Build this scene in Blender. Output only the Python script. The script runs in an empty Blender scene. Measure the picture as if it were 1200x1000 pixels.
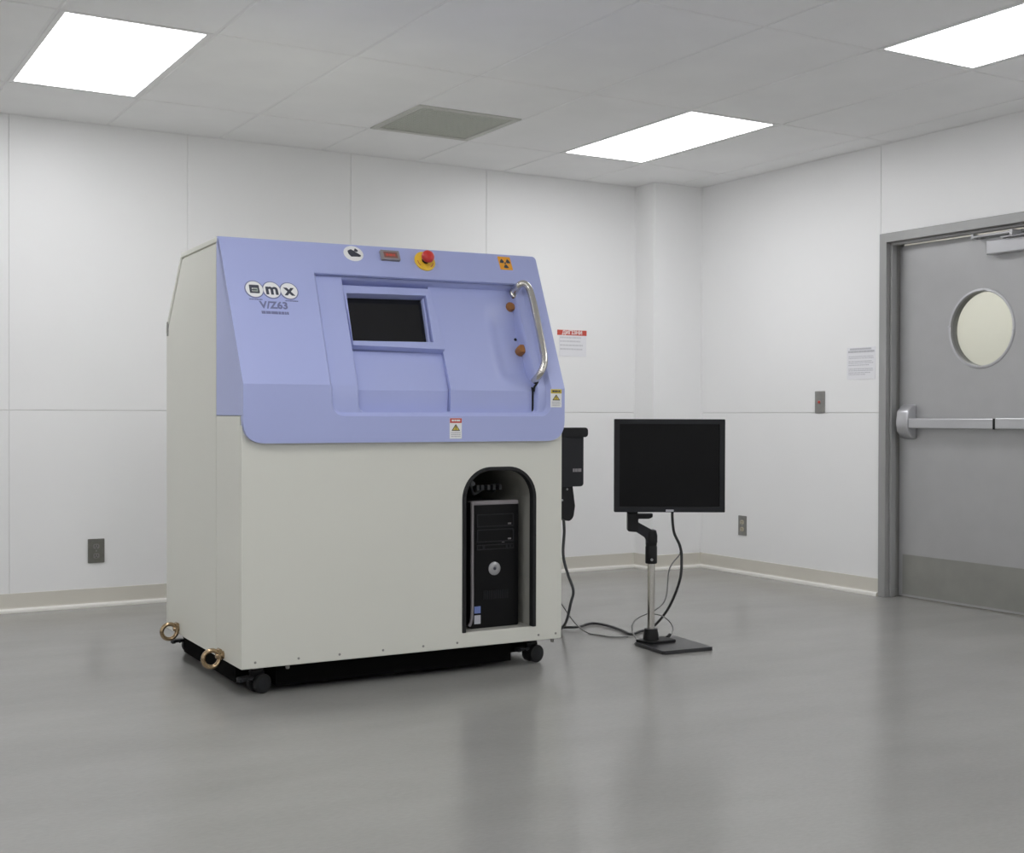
import bpy, bmesh, math, random
from mathutils import Vector, Matrix
random.seed(4)
PI = math.pi
SC = bpy.context.scene
COL = SC.collection
D, W, H = 6.897, 5.464, 2.564            # back wall, right wall, ceiling height
XL, YF = -2.75, -2.90                    # left wall, front wall

# ------------------------------------------------------------------ materials
def mat(name, col, rough=.5, metal=0., spec=.5, bump=None, var=None, emit=None, coat=0., trans=0.):
    m = bpy.data.materials.new(name); m.use_nodes = True
    nt = m.node_tree; b = nt.nodes['Principled BSDF']
    b.inputs['Base Color'].default_value = (*col, 1)
    b.inputs['Roughness'].default_value = rough
    b.inputs['Metallic'].default_value = metal
    b.inputs['Specular IOR Level'].default_value = spec
    b.inputs['Coat Weight'].default_value = coat
    b.inputs['Transmission Weight'].default_value = trans
    if emit:
        b.inputs['Emission Color'].default_value = (*emit[0], 1); b.inputs['Emission Strength'].default_value = emit[1]
    tc = nt.nodes.new('ShaderNodeTexCoord')
    if var:                               # (scale, amount): small tone variation of the material itself
        n = nt.nodes.new('ShaderNodeTexNoise'); n.inputs['Scale'].default_value = var[0]; n.inputs['Detail'].default_value = 5
        nt.links.new(tc.outputs['Object'], n.inputs['Vector'])
        r = nt.nodes.new('ShaderNodeMapRange'); r.inputs['From Min'].default_value = .3; r.inputs['From Max'].default_value = .7
        r.inputs['To Min'].default_value = 1-var[1]; r.inputs['To Max'].default_value = 1+var[1]
        nt.links.new(n.outputs['Fac'], r.inputs['Value'])
        mx = nt.nodes.new('ShaderNodeVectorMath'); mx.operation = 'SCALE'; mx.inputs[0].default_value = col
        nt.links.new(r.outputs['Result'], mx.inputs['Scale']); nt.links.new(mx.outputs['Vector'], b.inputs['Base Color'])
    if bump:                              # (scale, strength, distance)
        n = nt.nodes.new('ShaderNodeTexNoise'); n.inputs['Scale'].default_value = bump[0]; n.inputs['Detail'].default_value = 3
        nt.links.new(tc.outputs['Object'], n.inputs['Vector'])
        bp = nt.nodes.new('ShaderNodeBump'); bp.inputs['Strength'].default_value = bump[1]; bp.inputs['Distance'].default_value = bump[2]
        nt.links.new(n.outputs['Fac'], bp.inputs['Height']); nt.links.new(bp.outputs['Normal'], b.inputs['Normal'])
    return m

M = {}
M['wall'] = mat('wall_panel_paint', (.865, .865, .865), .38, var=(1.2, .012))
M['seam'] = mat('seam_filler', (.74, .74, .73), .7)
M['tile'] = mat('ceiling_tile', (.92, .92, .92), .9, bump=(220, .25, .002), var=(3, .02))
M['grid'] = mat('ceiling_grid_paint', (.86, .86, .86), .5)
M['base'] = mat('cove_base', (.60, .575, .51), .45, var=(3, .03))
M['toe'] = mat('cove_toe_paint', (.80, .785, .74), .4)
M['cream'] = mat('cream_enamel', (.69, .69, .625), .42, bump=(500, .05, .0006), var=(2, .01))
M['blue'] = mat('blue_enamel', (.40, .445, .74), .36, bump=(450, .06, .0006), var=(2, .012))
M['black'] = mat('black_plastic', (.009, .009, .010), .45, spec=.28)
M['matteblack'] = mat('matt_black_paint', (.004, .004, .004), .9, spec=.05)  # near-black that stands in for the shade beneath the machine
M['liner'] = mat('liner_grey_paint', (.36, .355, .32), .55)
M['rubber'] = mat('black_rubber', (.014, .014, .015), .6, spec=.3)
M['panelblack'] = mat('display_black', (.0055, .0055, .006), .28, spec=.16, var=(4, .2))
M['glassblack'] = mat('dark_leaded_glass', (.009, .009, .010), .12, spec=.35)
M['bezel'] = mat('grey_black_plastic', (.014, .015, .018), .45, spec=.3)
M['gloss'] = mat('gloss_black', (.026, .026, .028), .28, spec=.4)
M['silver'] = mat('silver_plastic', (.42, .42, .43), .3, .6)
M['chrome'] = mat('brushed_steel_tube', (.62, .60, .56), .2, 1.)
M['brass'] = mat('brass', (.42, .31, .19), .24, 1.)
M['steel'] = mat('door_grey_paint', (.47, .47, .475), .34, .5, var=(6, .03))
M['frame'] = mat('frame_grey_paint', (.37, .37, .365), .38, .35, var=(6, .03))
M['kick'] = mat('kick_plate_steel', (.37, .37, .345), .35, .75, var=(8, .05))
M['alu'] = mat('satin_aluminium', (.58, .58, .60), .32, .75)
M['darkmetal'] = mat('plate_steel', (.30, .295, .28), .42, .7, var=(30, .08))
M['darkplate'] = mat('dark_bronze_plate', (.17, .167, .148), .45, .3, var=(40, .1))
M['white'] = mat('white_print', (.82, .82, .82), .5)
M['paper'] = mat('notice_paper', (.80, .80, .83), .6)
M['print'] = mat('grey_ink', (.50, .50, .53), .6)
M['faintprint'] = mat('faint_ink', (.62, .62, .65), .6)
M['ink'] = mat('dark_ink', (.045, .05, .07), .5)
M['inkblue'] = mat('blue_grey_ink', (.17, .18, .33), .5)
M['red'] = mat('red_plastic', (.60, .035, .03), .32)
M['redprint'] = mat('red_print', (.56, .075, .05), .5)
M['yellow'] = mat('yellow_plastic', (.88, .56, .04), .4)
M['yellowprint'] = mat('yellow_print', (.62, .48, .06), .5)
M['orange'] = mat('orange_print', (.85, .38, .03), .5)
M['amber'] = mat('amber_plastic', (.34, .14, .035), .4)
M['brown'] = mat('brown_red_display', (.24, .10, .08), .35)
M['displaygrey'] = mat('display_case_grey', (.26, .24, .25), .4)
M['cable'] = mat('cable_dark_grey', (.075, .08, .085), .5)
M['cableblack'] = mat('cable_black', (.03, .031, .033), .5)
M['cablegrey'] = mat('cable_light_grey', (.25, .25, .245), .5)
M['ivory'] = mat('ivory_plastic', (.55, .50, .38), .4)
M['vent'] = mat('vent_face', (.64, .655, .60), .6)
M['ventframe'] = mat('vent_frame_paint', (.58, .58, .54), .5)
M['corridor'] = mat('corridor_wall_paint', (.84, .82, .75), .6)
M['lamp'] = mat('lit_diffuser', (.9, .9, .9), .5, emit=((.99, .995, 1.015), 9.0))
M['stickerblue'] = mat('blue_sticker', (.16, .22, .50), .4)
M['stickergrey'] = mat('grey_sticker', (.50, .50, .55), .4)
M['stickergreen'] = mat('grey_green_ink', (.30, .34, .30), .5)

def floor_mat():
    m = bpy.data.materials.new('grey_sheet_floor'); m.use_nodes = True
    nt = m.node_tree; b = nt.nodes['Principled BSDF']; N = nt.nodes; Lk = nt.links
    tc = N.new('ShaderNodeTexCoord')
    n1 = N.new('ShaderNodeTexNoise'); n1.inputs['Scale'].default_value = .9; n1.inputs['Detail'].default_value = 6; n1.inputs['Roughness'].default_value = .6
    mp = N.new('ShaderNodeMapping'); mp.inputs['Rotation'].default_value = (0, 0, .54); mp.inputs['Scale'].default_value = (1, 2.4, 1)
    Lk.new(tc.outputs['Object'], mp.inputs['Vector']); Lk.new(mp.outputs['Vector'], n1.inputs['Vector'])
    n2 = N.new('ShaderNodeTexNoise'); n2.inputs['Scale'].default_value = 45; n2.inputs['Detail'].default_value = 5
    Lk.new(mp.outputs['Vector'], n2.inputs['Vector'])
    add = N.new('ShaderNodeMath'); add.operation = 'MULTIPLY_ADD'; add.inputs[1].default_value = .45
    Lk.new(n2.outputs['Fac'], add.inputs[0]); Lk.new(n1.outputs['Fac'], add.inputs[2])
    cr = N.new('ShaderNodeValToRGB')
    cr.color_ramp.elements[0].position = .48; cr.color_ramp.elements[0].color = (.258, .254, .240, 1)
    cr.color_ramp.elements[1].position = .98; cr.color_ramp.elements[1].color = (.308, .304, .289, 1)
    Lk.new(add.outputs[0], cr.inputs['Fac']); Lk.new(cr.outputs['Color'], b.inputs['Base Color'])
    rr = N.new('ShaderNodeMapRange'); rr.inputs['To Min'].default_value = .17; rr.inputs['To Max'].default_value = .27
    Lk.new(n1.outputs['Fac'], rr.inputs['Value']); Lk.new(rr.outputs['Result'], b.inputs['Roughness'])
    b.inputs['Specular IOR Level'].default_value = .5
    bp = N.new('ShaderNodeBump'); bp.inputs['Strength'].default_value = .12; bp.inputs['Distance'].default_value = .002
    Lk.new(n2.outputs['Fac'], bp.inputs['Height']); Lk.new(bp.outputs['Normal'], b.inputs['Normal'])
    return m
M['floor'] = floor_mat()

# ------------------------------------------------------------------ mesh helpers
def obj(name, bm, m, parent=None, bevel=0., smooth=None, label=None, seg=2):
    bmesh.ops.recalc_face_normals(bm, faces=bm.faces)
    me = bpy.data.meshes.new(name)
    bm.to_mesh(me); bm.free()
    me.materials.append(m)
    if smooth is not None:
        for p in me.polygons: p.use_smooth = True
        me.set_sharp_from_angle(angle=math.radians(smooth))
    o = bpy.data.objects.new(name, me); COL.objects.link(o)
    if parent: o.parent = parent
    if bevel:
        b = o.modifiers.new('edge_rounding', 'BEVEL'); b.width = bevel; b.segments = seg
        b.limit_method = 'ANGLE'; b.angle_limit = math.radians(35)
        b.use_clamp_overlap = True
    if label: o['label'] = label
    return o
def B(): return bmesh.new()
def add_box(bm, x0, x1, y0, y1, z0, z1, mtx=None):
    vs = [Vector((x, y, z)) for z in (z0, z1) for y in (y0, y1) for x in (x0, x1)]
    if mtx: vs = [mtx @ v for v in vs]
    v = [bm.verts.new(p) for p in vs]
    for f in ((0, 2, 3, 1), (4, 5, 7, 6), (0, 1, 5, 4), (2, 6, 7, 3), (0, 4, 6, 2), (1, 3, 7, 5)):
        bm.faces.new([v[i] for i in f])
    return bm
def box(*a, **k): return add_box(B(), *a, **k)
def add_prism(bm, poly, fn, a, b):
    """polygon (p,q) swept from a to b; fn(p,q,t) gives the point"""
    v0 = [bm.verts.new(fn(p, q, a)) for p, q in poly]; v1 = [bm.verts.new(fn(p, q, b)) for p, q in poly]
    n = len(poly)
    bm.faces.new(v0); bm.faces.new(v1[::-1])
    for i in range(n): bm.faces.new((v0[i], v0[(i+1) % n], v1[(i+1) % n], v1[i]))
    return bm
def add_lathe(bm, prof, fn, seg=32, close=True):
    """prof: (r,h); fn(x,y,h) gives the point"""
    rings = []
    for r, h in prof:
        rings.append([bm.verts.new(fn(r*math.cos(2*PI*i/seg), r*math.sin(2*PI*i/seg), h)) for i in range(seg)])
    for a, b in zip(rings, rings[1:]):
        for i in range(seg): bm.faces.new((a[i], a[(i+1) % seg], b[(i+1) % seg], b[i]))
    if close:
        bm.faces.new(rings[0][::-1]); bm.faces.new(rings[-1])
    return bm
def add_ring(bm, R, r, fn, seg=40, sub=12, sx=1.):
    rings = []
    for i in range(seg):
        a = 2*PI*i/seg
        rings.append([bm.verts.new(fn((R+r*math.cos(2*PI*j/sub))*math.cos(a), (R+r*math.cos(2*PI*j/sub))*math.sin(a), sx*r*math.sin(2*PI*j/sub))) for j in range(sub)])
    for i in range(seg):
        p, q = rings[i], rings[(i+1) % seg]
        for j in range(sub): bm.faces.new((p[j], q[j], q[(j+1) % sub], p[(j+1) % sub]))
    return bm
def spline(pts, n=8):
    P = [Vector(p) for p in pts]; out = []
    for i in range(len(P)-1):
        p0 = P[max(i-1, 0)]; p1 = P[i]; p2 = P[i+1]; p3 = P[min(i+2, len(P)-1)]
        for k in range(n):
            t = k/n
            out.append(.5*((2*p1)+(p2-p0)*t+(2*p0-5*p1+4*p2-p3)*t*t+(3*p1-p0-3*p2+p3)*t**3))
    out.append(P[-1]); return out
def add_tube(bm, path, r, seg=12):
    path = [Vector(p) for p in path]; up = Vector((.13, .31, .94)).normalized(); rings = []
    t0 = None; nrm = None
    for i, p in enumerate(path):
        t = (path[min(i+1, len(path)-1)]-path[max(i-1, 0)]).normalized()
        if nrm is None: nrm = t.orthogonal().normalized()
        else: nrm = (nrm-t*nrm.dot(t)).normalized()
        bi = t.cross(nrm)
        rad = r(i/(len(path)-1)) if callable(r) else r
        rings.append([bm.verts.new(p+rad*(math.cos(2*PI*j/seg)*nrm+math.sin(2*PI*j/seg)*bi)) for j in range(seg)])
    for a, b in zip(rings, rings[1:]):
        for j in range(seg): bm.faces.new((a[j], a[(j+1) % seg], b[(j+1) % seg], b[j]))
    bm.faces.new(rings[0][::-1]); bm.faces.new(rings[-1])
    return bm
def rrect(x0, x1, y0, y1, r=0, n=8, corners=(1, 1, 1, 1)):
    """rounded rectangle, corners ordered bl, br, tr, tl (1 = rounded)"""
    out = []
    for k, (cx, cy, a) in enumerate(((x0, y0, PI), (x1, y0, 1.5*PI), (x1, y1, 0), (x0, y1, .5*PI))):
        if not corners[k] or r == 0: out.append((cx, cy)); continue
        ox = cx+r*(1 if cx == x0 else -1); oy = cy+r*(1 if cy == y0 else -1)
        for i in range(n+1):
            t = a+.5*PI*i/n; out.append((ox+r*math.cos(t), oy+r*math.sin(t)))
    return out
def round_poly(pts, radii, n=8):
    out = []; N = len(pts)
    for i, (p, r) in enumerate(zip(pts, radii)):
        p = Vector(p); a = Vector(pts[i-1]); b = Vector(pts[(i+1) % N])
        if r == 0: out.append(tuple(p)); continue
        d1 = (a-p).normalized(); d2 = (b-p).normalized(); p1 = p+d1*r; p2 = p+d2*r
        for k in range(n+1):
            t = k/n; q = p1*(1-t)**2+p*2*t*(1-t)+p2*t*t; out.append(tuple(q))
    return out
def sheet(outline, holes, h0, h1, fn, split=None):
    """flat sheet with holes, from height h0 to h1, mapped by fn(x,y,h)"""
    bm = B(); edges = []
    for loop in [outline]+list(holes):
        vs = [bm.verts.new((x, y, h0)) for x, y in loop]
        for i in range(len(vs)): edges.append(bm.edges.new((vs[i], vs[(i+1) % len(vs)])))
    bmesh.ops.triangle_fill(bm, use_beauty=True, use_dissolve=False, edges=edges)
    if split is not None:
        bmesh.ops.bisect_plane(bm, geom=bm.verts[:]+bm.edges[:]+bm.faces[:], dist=1e-6, plane_co=(0, split, 0), plane_no=(0, 1, 0))
    r = bmesh.ops.extrude_face_region(bm, geom=bm.faces[:])
    for v in r['geom']:
        if isinstance(v, bmesh.types.BMVert): v.co.z = h1
    for v in bm.verts: v.co = fn(v.co.x, v.co.y, v.co.z)
    return bm
def empty(name, loc, rz=0):
    o = bpy.data.objects.new(name, None); o.empty_display_size = .1
    o.location = loc; o.rotation_euler = (0, 0, rz); COL.objects.link(o); return o
def tag(o, label, cat, group=None):
    o['label'] = label; o['category'] = cat
    if group: o['group'] = group
    return o
def struct(o, label=None):
    o['kind'] = 'structure'
    return o
def add_text(bm, s, size, fn, h0, h1, bold=0., spread=1.):
    cu = bpy.data.curves.new('t', 'FONT'); cu.body = s; cu.size = size; cu.align_x = 'CENTER'; cu.align_y = 'CENTER'
    cu.offset = bold; cu.resolution_u = 3; cu.extrude = .5; cu.space_character = spread
    o = bpy.data.objects.new('t', cu); COL.objects.link(o)
    me = bpy.data.meshes.new_from_object(o)
    bpy.data.objects.remove(o); bpy.data.curves.remove(cu)
    base = len(bm.verts); vs = [bm.verts.new(fn(v.co.x, v.co.y, h1 if v.co.z > 0 else h0)) for v in me.vertices]
    for p in me.polygons:
        try: bm.faces.new([vs[i] for i in p.vertices])
        except ValueError: pass
    bpy.data.meshes.remove(me); return bm
def add_micro(bm, x0, x1, y, hgt, fn, h0, h1, seed=1, gap=.35):
    """a line of print too small to read: short strokes of uneven length"""
    r = random.Random(seed); x = x0
    while x < x1-.3*hgt:
        w = hgt*r.uniform(.5, 2.6); e = min(x+w, x1)
        add_prism(bm, [(x, y-hgt/2), (e, y-hgt/2), (e, y+hgt/2), (x, y+hgt/2)], fn, h0, h1); x = e+hgt*gap
    return bm

# ------------------------------------------------------------------ room shell
struct(obj('floor', box(XL-.1, W+2.2, YF-.1, D+.1, -.08, 0), M['floor']))

def panelled(name, spans, z_cuts, place, backing, skip=None):
    bm = B(); g = .0025; gv = .0014
    for a, b in spans:
        for z0, z1 in zip(z_cuts, z_cuts[1:]):
            if skip and skip(a, b, z0, z1): continue
            x0, x1, y0, y1 = place(a+gv, b-gv); add_box(bm, x0, x1, y0, y1, z0+g, z1-g)
    o = obj(name, bm, M['wall'], bevel=.0015, seg=1)
    struct(o)
    return o
SEAM = 1.043
bx = [XL, -1.73, -.79, .15, 1.090, 2.017, 2.987, 3.907, 5.062]
panelled('wall_back', list(zip(bx, bx[1:])), [0, SEAM, H+.03], lambda a, b: (a, b, D, D+.012), None)
struct(obj('wall_back_substrate', box(XL-.1, W+.12, D+.0045, D+.1, 0, H+.1), M['seam']))
YO0, YO1, ZO = 3.845, 5.100, 2.056          # door frame outer extents
bm = B(); g = .0025; gv = .0014
for a, b in ((YO1+.002, 6.69), (2.9, YO0-.002), (1.96, 2.9), (1.02, 1.96), (.08, 1.02), (-.86, .08), (YF, -.86)):
    add_box(bm, W, W+.012, a+gv, b-gv, g, SEAM-g); add_box(bm, W, W+.012, a+gv, b-gv, SEAM+g, H+.03)
add_box(bm, W, W+.012, YO0-.0, YO1-.0, ZO+.001, H+.03)
struct(obj('wall_right', bm, M['wall'], bevel=.0015, seg=1))
bm = B()
add_box(bm, W+.0045, W+.12, YO1-.03, D+.1, 0, H+.1); add_box(bm, W+.0045, W+.12, YF-.1, YO0+.03, 0, H+.1)
add_box(bm, W+.0045, W+.12, YO0+.03, YO1-.03, ZO-.02, H+.1)
struct(obj('wall_right_substrate', bm, M['seam']))
struct(obj('wall_left', box(XL-.1, XL, YF-.1, D+.1, 0, H+.1), M['wall']))
struct(obj('wall_front', box(XL-.1, W+.12, YF-.1, YF, 0, H+.1), M['wall']))
struct(obj('wall_column', box(5.062, W+.02, 6.688, D+.02, 0, H+.03), M['wall'], bevel=.002))
# corner angle strips beside the column
bm = B(); add_box(bm, 5.052, 5.062, D-.004, D, .1, H); add_box(bm, 5.062-.003, 5.062, D-.012, D, .1, H)
struct(obj('trim_1', bm, M['wall']))
bm = B(); add_box(bm, W-.012, W, 6.685, 6.688, .1, H); add_box(bm, W-.003, W, 6.674, 6.688, .1, H)
struct(obj('trim_2', bm, M['wall']))

# cove base: profile (out, z) along a run
PROF = [(0, .098), (.006, .098), (.007, .094), (.008, .030), (.011, .022), (.0115, .0215), (.019, .016), (.022, .010), (.022, 0), (0, 0)]
def cove(name, a, b, out):
    """a,b floor points of the wall line; out = unit vector into the room"""
    a = Vector((*a, 0)); b = Vector((*b, 0)); o = Vector((*out, 0))
    bm = add_prism(B(), PROF, lambda p, q, t: a.lerp(b, t)+o*p+Vector((0, 0, q)), 0, 1)
    toe(struct(obj(name, bm, M['base'], smooth=50)))
def toe(o):                                  # the toe of the cove gets a lighter colour
    o.data.materials.append(M['toe'])
    for p in o.data.polygons:
        if p.center.z < .0217 and abs(p.normal.z) > -.5: p.material_index = 1
cove('baseboard_back', (XL, D), (5.062, D), (0, -1))
bm = B()
A = [((5.062, D), (-1, 0)), ((5.062, 6.688), (-1, -1)), ((W, 6.688), (0, -1))]
rows = [[bm.verts.new((x+ox*p, y+oy*p, q)) for p, q in PROF] for (x, y), (ox, oy) in A]
for r0, r1 in zip(rows, rows[1:]):
    for i in range(len(PROF)-1): bm.faces.new((r0[i], r0[i+1], r1[i+1], r1[i]))
toe(struct(obj('baseboard_column', bm, M['base'], smooth=50)))
cove('baseboard_right', (W, 6.688), (W, YO1+.002), (-1, 0))
cove('baseboard_left', (XL, YF), (XL, D), (1, 0))

# ceiling: tiles in an exposed grid, 0.61 x 1.22 m cells
GX, GY, T = 1.5816, 6.2347, .6096
xl = [XL]+[GX+T*i for i in range(-7, 7)]+[W]
yl = [YF]+[GY-2*T*k for k in range(7, -1, -1)]+[D]
LIGHTS = [(GX-T, GY-2*T), (GX+4*T, GY-2*T), (GX+4*T, GY-6*T), (GX-T, GY-6*T), (GX-T, GY-10*T), (GX+4*T, GY-10*T), (GX-T, GY-14*T), (GX+4*T, GY-14*T)]+[(GX-6*T, GY-k*T) for k in (2, 6, 10, 14)]  # rearmost row and far left column are unseen, added as fill light
VENT = (GX+2*T, GY-T)
bm = B(); gb = B(); g = .006
def tile_at(x0, x1, y0, y1):
    add_box(bm, x0+g, x1-g, y0+g, y1-g, H, H+.012)
for i in range(len(xl)-1):
    for j in range(len(yl)-1):
        x0, x1, y0, y1 = xl[i], xl[i+1], yl[j], yl[j+1]
        if any(abs(x0-a) < .01 and abs(y0-b) < .01 for a, b in LIGHTS): continue
        if abs(x0-VENT[0]) < .01 and abs(y1-GY) < .01:
            tile_at(x0, x1, y0, y0+T); continue
        tile_at(x0, x1, y0, y1)
struct(obj('ceiling', bm, M['tile'], bevel=.003, seg=1))
for x in xl[1:-1]: add_box(gb, x-.0125, x+.0125, YF, D, H+.0035, H+.02)
for y in yl[1:-1]: add_box(gb, XL, W, y-.0125, y+.0125, H+.003, H+.02)
add_box(gb, VENT[0], VENT[0]+T, VENT[1]-.0125, VENT[1]+.0125, H+.003, H+.02)
add_box(gb, XL, W, D-.018, D, H-.001, H+.02); add_box(gb, W-.018, W, YF, D, H-.001, H+.02)
struct(obj('ceiling_grid', gb, M['grid']))
struct(obj('ceiling_slab', box(XL-.1, W+.12, YF-.1, D+.1, H+.10, H+.18), M['tile']))

# troffer lights
LAB = ['',
       'lit ceiling panel between the vent and the corner column',
       'lit ceiling panel nearest the door, cut off by the picture edge',
       'lit ceiling panel in the left row, second from the back wall',
       'lit ceiling panel in the left row, third from the back wall',
       'lit ceiling panel in the door-side row, third from the back wall']
LAB += ['lit ceiling panel in the middle row, last one behind the viewer', 'lit ceiling panel in the door-side row, last one behind the viewer']
LAB += ['lit ceiling panel in the row by the far left wall, %s from the back wall' % t for t in ('first', 'second', 'third', 'fourth')]
LAB[0] = 'lit rectangular ceiling panel at upper left, alone on its side of the vent'
for k, (x, y) in enumerate(LIGHTS):
    e = empty('ceiling_light', (x+T/2, y+T, H))
    tag(e, LAB[k], 'ceiling light', 'recessed ceiling light panels')
    a, b = T/2-.008, T-.008
    fr = sheet(rrect(-a, a, -b, b), [rrect(-a+.022, a-.022, -b+.022, b-.022)], 0, .05, lambda p, q, h: Vector((p, q, h)))
    obj('light_frame', fr, M['grid'], e)
    obj('diffuser', box(-a+.022, a-.022, -b+.022, b-.022, .002, .008), M['lamp'], e)

# vent
e = empty('ceiling_vent', (VENT[0]+T/2, VENT[1]+T/2, H))
tag(e, 'square grey air return grille in a pale frame set in the ceiling tiles', 'vent')
a = T/2-.008
obj('vent_frame', sheet(rrect(-a, a, -a, a), [rrect(-a+.035, a-.035, -a+.035, a-.035)], -.004, .02, lambda p, q, h: Vector((p, q, h))), M['ventframe'], e, bevel=.003)
bm = B(); q = a-.035
add_box(bm, -q, q, -q, q, .010, .014)
for i in range(30):
    x = -q+(i+.5)*2*q/30
    add_box(bm, x-.002, x+.002, -q, q, .003, .010); add_box(bm, -q, q, x-.002, x+.002, .0035, .010)
obj('grille', bm, M['vent'], e)

# ------------------------------------------------------------------ door in the right wall
LX = W+.08                                   # room-side face of the leaf
YA, YB, ZT = 3.925, 5.028, 1.985             # leaf extents
d = empty('door_1', (LX, (YA+YB)/2, 0)); struct(d)
d['label'] = 'grey metal door with round window and push bar'; 
def DP(x, y, z): return Vector((x-LX, y-(YA+YB)/2, z))
def dbox(bm, x0, x1, y0, y1, z0, z1):
    return add_box(bm, x0-LX, x1-LX, y0-(YA+YB)/2, y1-(YA+YB)/2, z0, z1)
bm = B()                                     # frame: U profile with a stop
pts = [(YO1, 0), (YO1, ZO), (YO0, ZO), (YO0, 0), (YO0+.052, 0), (YO0+.052, ZO-.052), (YO1-.052, ZO-.052), (YO1-.052, 0)]
add_prism(bm, pts, lambda p, q, t: DP(t, p, q), W-.012, W+.135)
i0, i1, iz = YO0+.052, YO1-.052, ZO-.052
pts = [(i1, 0), (i1, iz), (i0, iz), (i0, 0), (i0+.016, 0), (i0+.016, iz-.016), (i1-.016, iz-.016), (i1-.016, 0)]
add_prism(bm, pts, lambda p, q, t: DP(t, p, q), W+.018, W+.055)
obj('door_frame', bm, M['frame'], d, bevel=.003)
CY, CZ, CR = 4.475, 1.490, .205
circ = [(CY+CR*math.cos(2*PI*i/64), CZ+CR*math.sin(2*PI*i/64)) for i in range(64)]
leaf = sheet(rrect(YA, YB, .008, ZT), [circ], 0, .045, lambda p, q, h: DP(LX+h, p, q))
lf = obj('door_leaf', leaf, M['steel'], d)
bm = add_lathe(B(), [(CR-.008, .012), (CR-.008, -.003), (CR-.004, -.006), (CR+.005, -.005), (CR+.007, 0)], lambda x, y, h: DP(LX+h, CY+x, CZ+y), 64, close=False)
obj('window_ring', bm, M['alu'], lf, smooth=30)
obj('window_reveal', add_lathe(B(), [(CR-.007, .010), (CR-.007, .05), (CR-.001, .05)], lambda x, y, h: DP(LX+h, CY+x, CZ+y), 64, close=False), M['frame'], lf, smooth=30)  # darker grey stands in for the shade inside the opening
glass = bpy.data.materials.new('clear_glass'); glass.use_nodes = True
nt = glass.node_tree; nt.nodes.clear()
out = nt.nodes.new('ShaderNodeOutputMaterial'); mx = nt.nodes.new('ShaderNodeMixShader'); mx.inputs[0].default_value = .06
tr = nt.nodes.new('ShaderNodeBsdfTransparent'); gl = nt.nodes.new('ShaderNodeBsdfGlossy'); gl.inputs['Roughness'].default_value = .02
tr.inputs['Color'].default_value = (.96, .97, .94, 1)
nt.links.new(tr.outputs[0], mx.inputs[1]); nt.links.new(gl.outputs[0], mx.inputs[2]); nt.links.new(mx.outputs[0], out.inputs[0])
obj('glass_pane', add_lathe(B(), [(CR-.007, .036), (CR-.007, .041)], lambda x, y, h: DP(LX+h, CY+x, CZ+y), 64), glass, lf)
bm = B()
for a in (.0, .5, 1., 1.5): 
    ang = PI*a+.1; add_lathe(bm, [(.005, -.0125), (.004, -.009)], lambda x, y, h: DP(LX+h, CY+CR*math.cos(ang)+x, CZ+CR*math.sin(ang)+y), 10)
obj('ring_screws', bm, M['alu'], lf)
kp = B(); dbox(kp, LX-.002, LX, YA+.005, YB-.028, .02, .245)
obj('kick_plate', kp, M['kick'], lf)
# push bar
bm = B(); dbox(bm, LX-.070, LX-.030, YA+.06, 4.905, .958, 1.012)
pb = obj('push_bar', bm, M['alu'], d, bevel=.004)
bm = B(); dbox(bm, LX-.078, LX-.066, YA+.12, 4.322, .960, 1.016)
obj('touch_pad', bm, M['alu'], pb, bevel=.004)
bm = B(); dbox(bm, LX-.0725, LX-.03, 4.330, 4.342, .957, 1.013)
obj('bar_joint', bm, M['black'], pb)
ec = [(0, .895), (-.035, .900), (-.074, .94), (-.082, .985), (-.074, 1.05), (-.035, 1.088), (0, 1.092)]
bm = add_prism(B(), ec, lambda p, q, t: DP(LX+p, t, q), 4.905, 4.985)
obj('bar_end_cap', bm, M['alu'], pb, bevel=.008, smooth=40)
bm = add_prism(B(), ec, lambda p, q, t: DP(LX+p, t, q), YA+.02, YA+.08)
obj('bar_end_cap', bm, M['alu'], pb, bevel=.008, smooth=40)
# closer
bm = B(); dbox(bm, LX-.055, LX, YA+.13, 4.405, 1.868, 1.942)
cl = obj('door_closer', bm, M['alu'], d, bevel=.006)
bm = add_tube(B(), [DP(W+.02, 4.486, 1.968), DP(W-.02, 4.21, 1.962)], .007, 10)
add_tube(bm, [DP(W+.055, 4.486, 1.975), DP(W+.055, 4.12, 1.972)], .006, 10)
dbox(bm, W+.018, W+.062, 4.478, 4.494, 1.958, 1.984); dbox(bm, W-.03, W+.05, 4.200, 4.218, 1.945, 1.975)
dbox(bm, W+.0, W+.05, 4.15, 4.30, 1.942, 1.950)
obj('closer_arm', bm, M['alu'], cl, bevel=.003)
# corridor behind the door
bm = B(); x0, x1, y0, y1 = W+.135, W+2.1, 2.6, 6.2
add_box(bm, x1, x1+.08, y0, y1+1.2, 0, 2.5); add_box(bm, x0-.01, x1+.08, y0-.08, y0, 0, 2.5); add_box(bm, x0-.01, x1+.08, y1+1.2, y1+1.28, 0, 2.5)
struct(obj('wall_corridor', bm, M['corridor']))
struct(obj('ceiling_corridor', box(x0-.01, x1+.08, y0-.08, y1+1.28, 2.5, 2.58), M['tile']))
e = empty('corridor_ceiling_light', (W+1.15, 6.0, 2.5)); tag(e, 'lit ceiling panel in the corridor behind the grey door', 'ceiling light')
obj('light_frame', sheet(rrect(-.32, .32, -.62, .62), [rrect(-.3, .3, -.6, .6)], -.02, 0, lambda p, q, h: Vector((p, q, h))), M['grid'], e)
obj('diffuser', box(-.3, .3, -.6, .6, -.012, -.004), M['lamp'], e)

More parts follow.
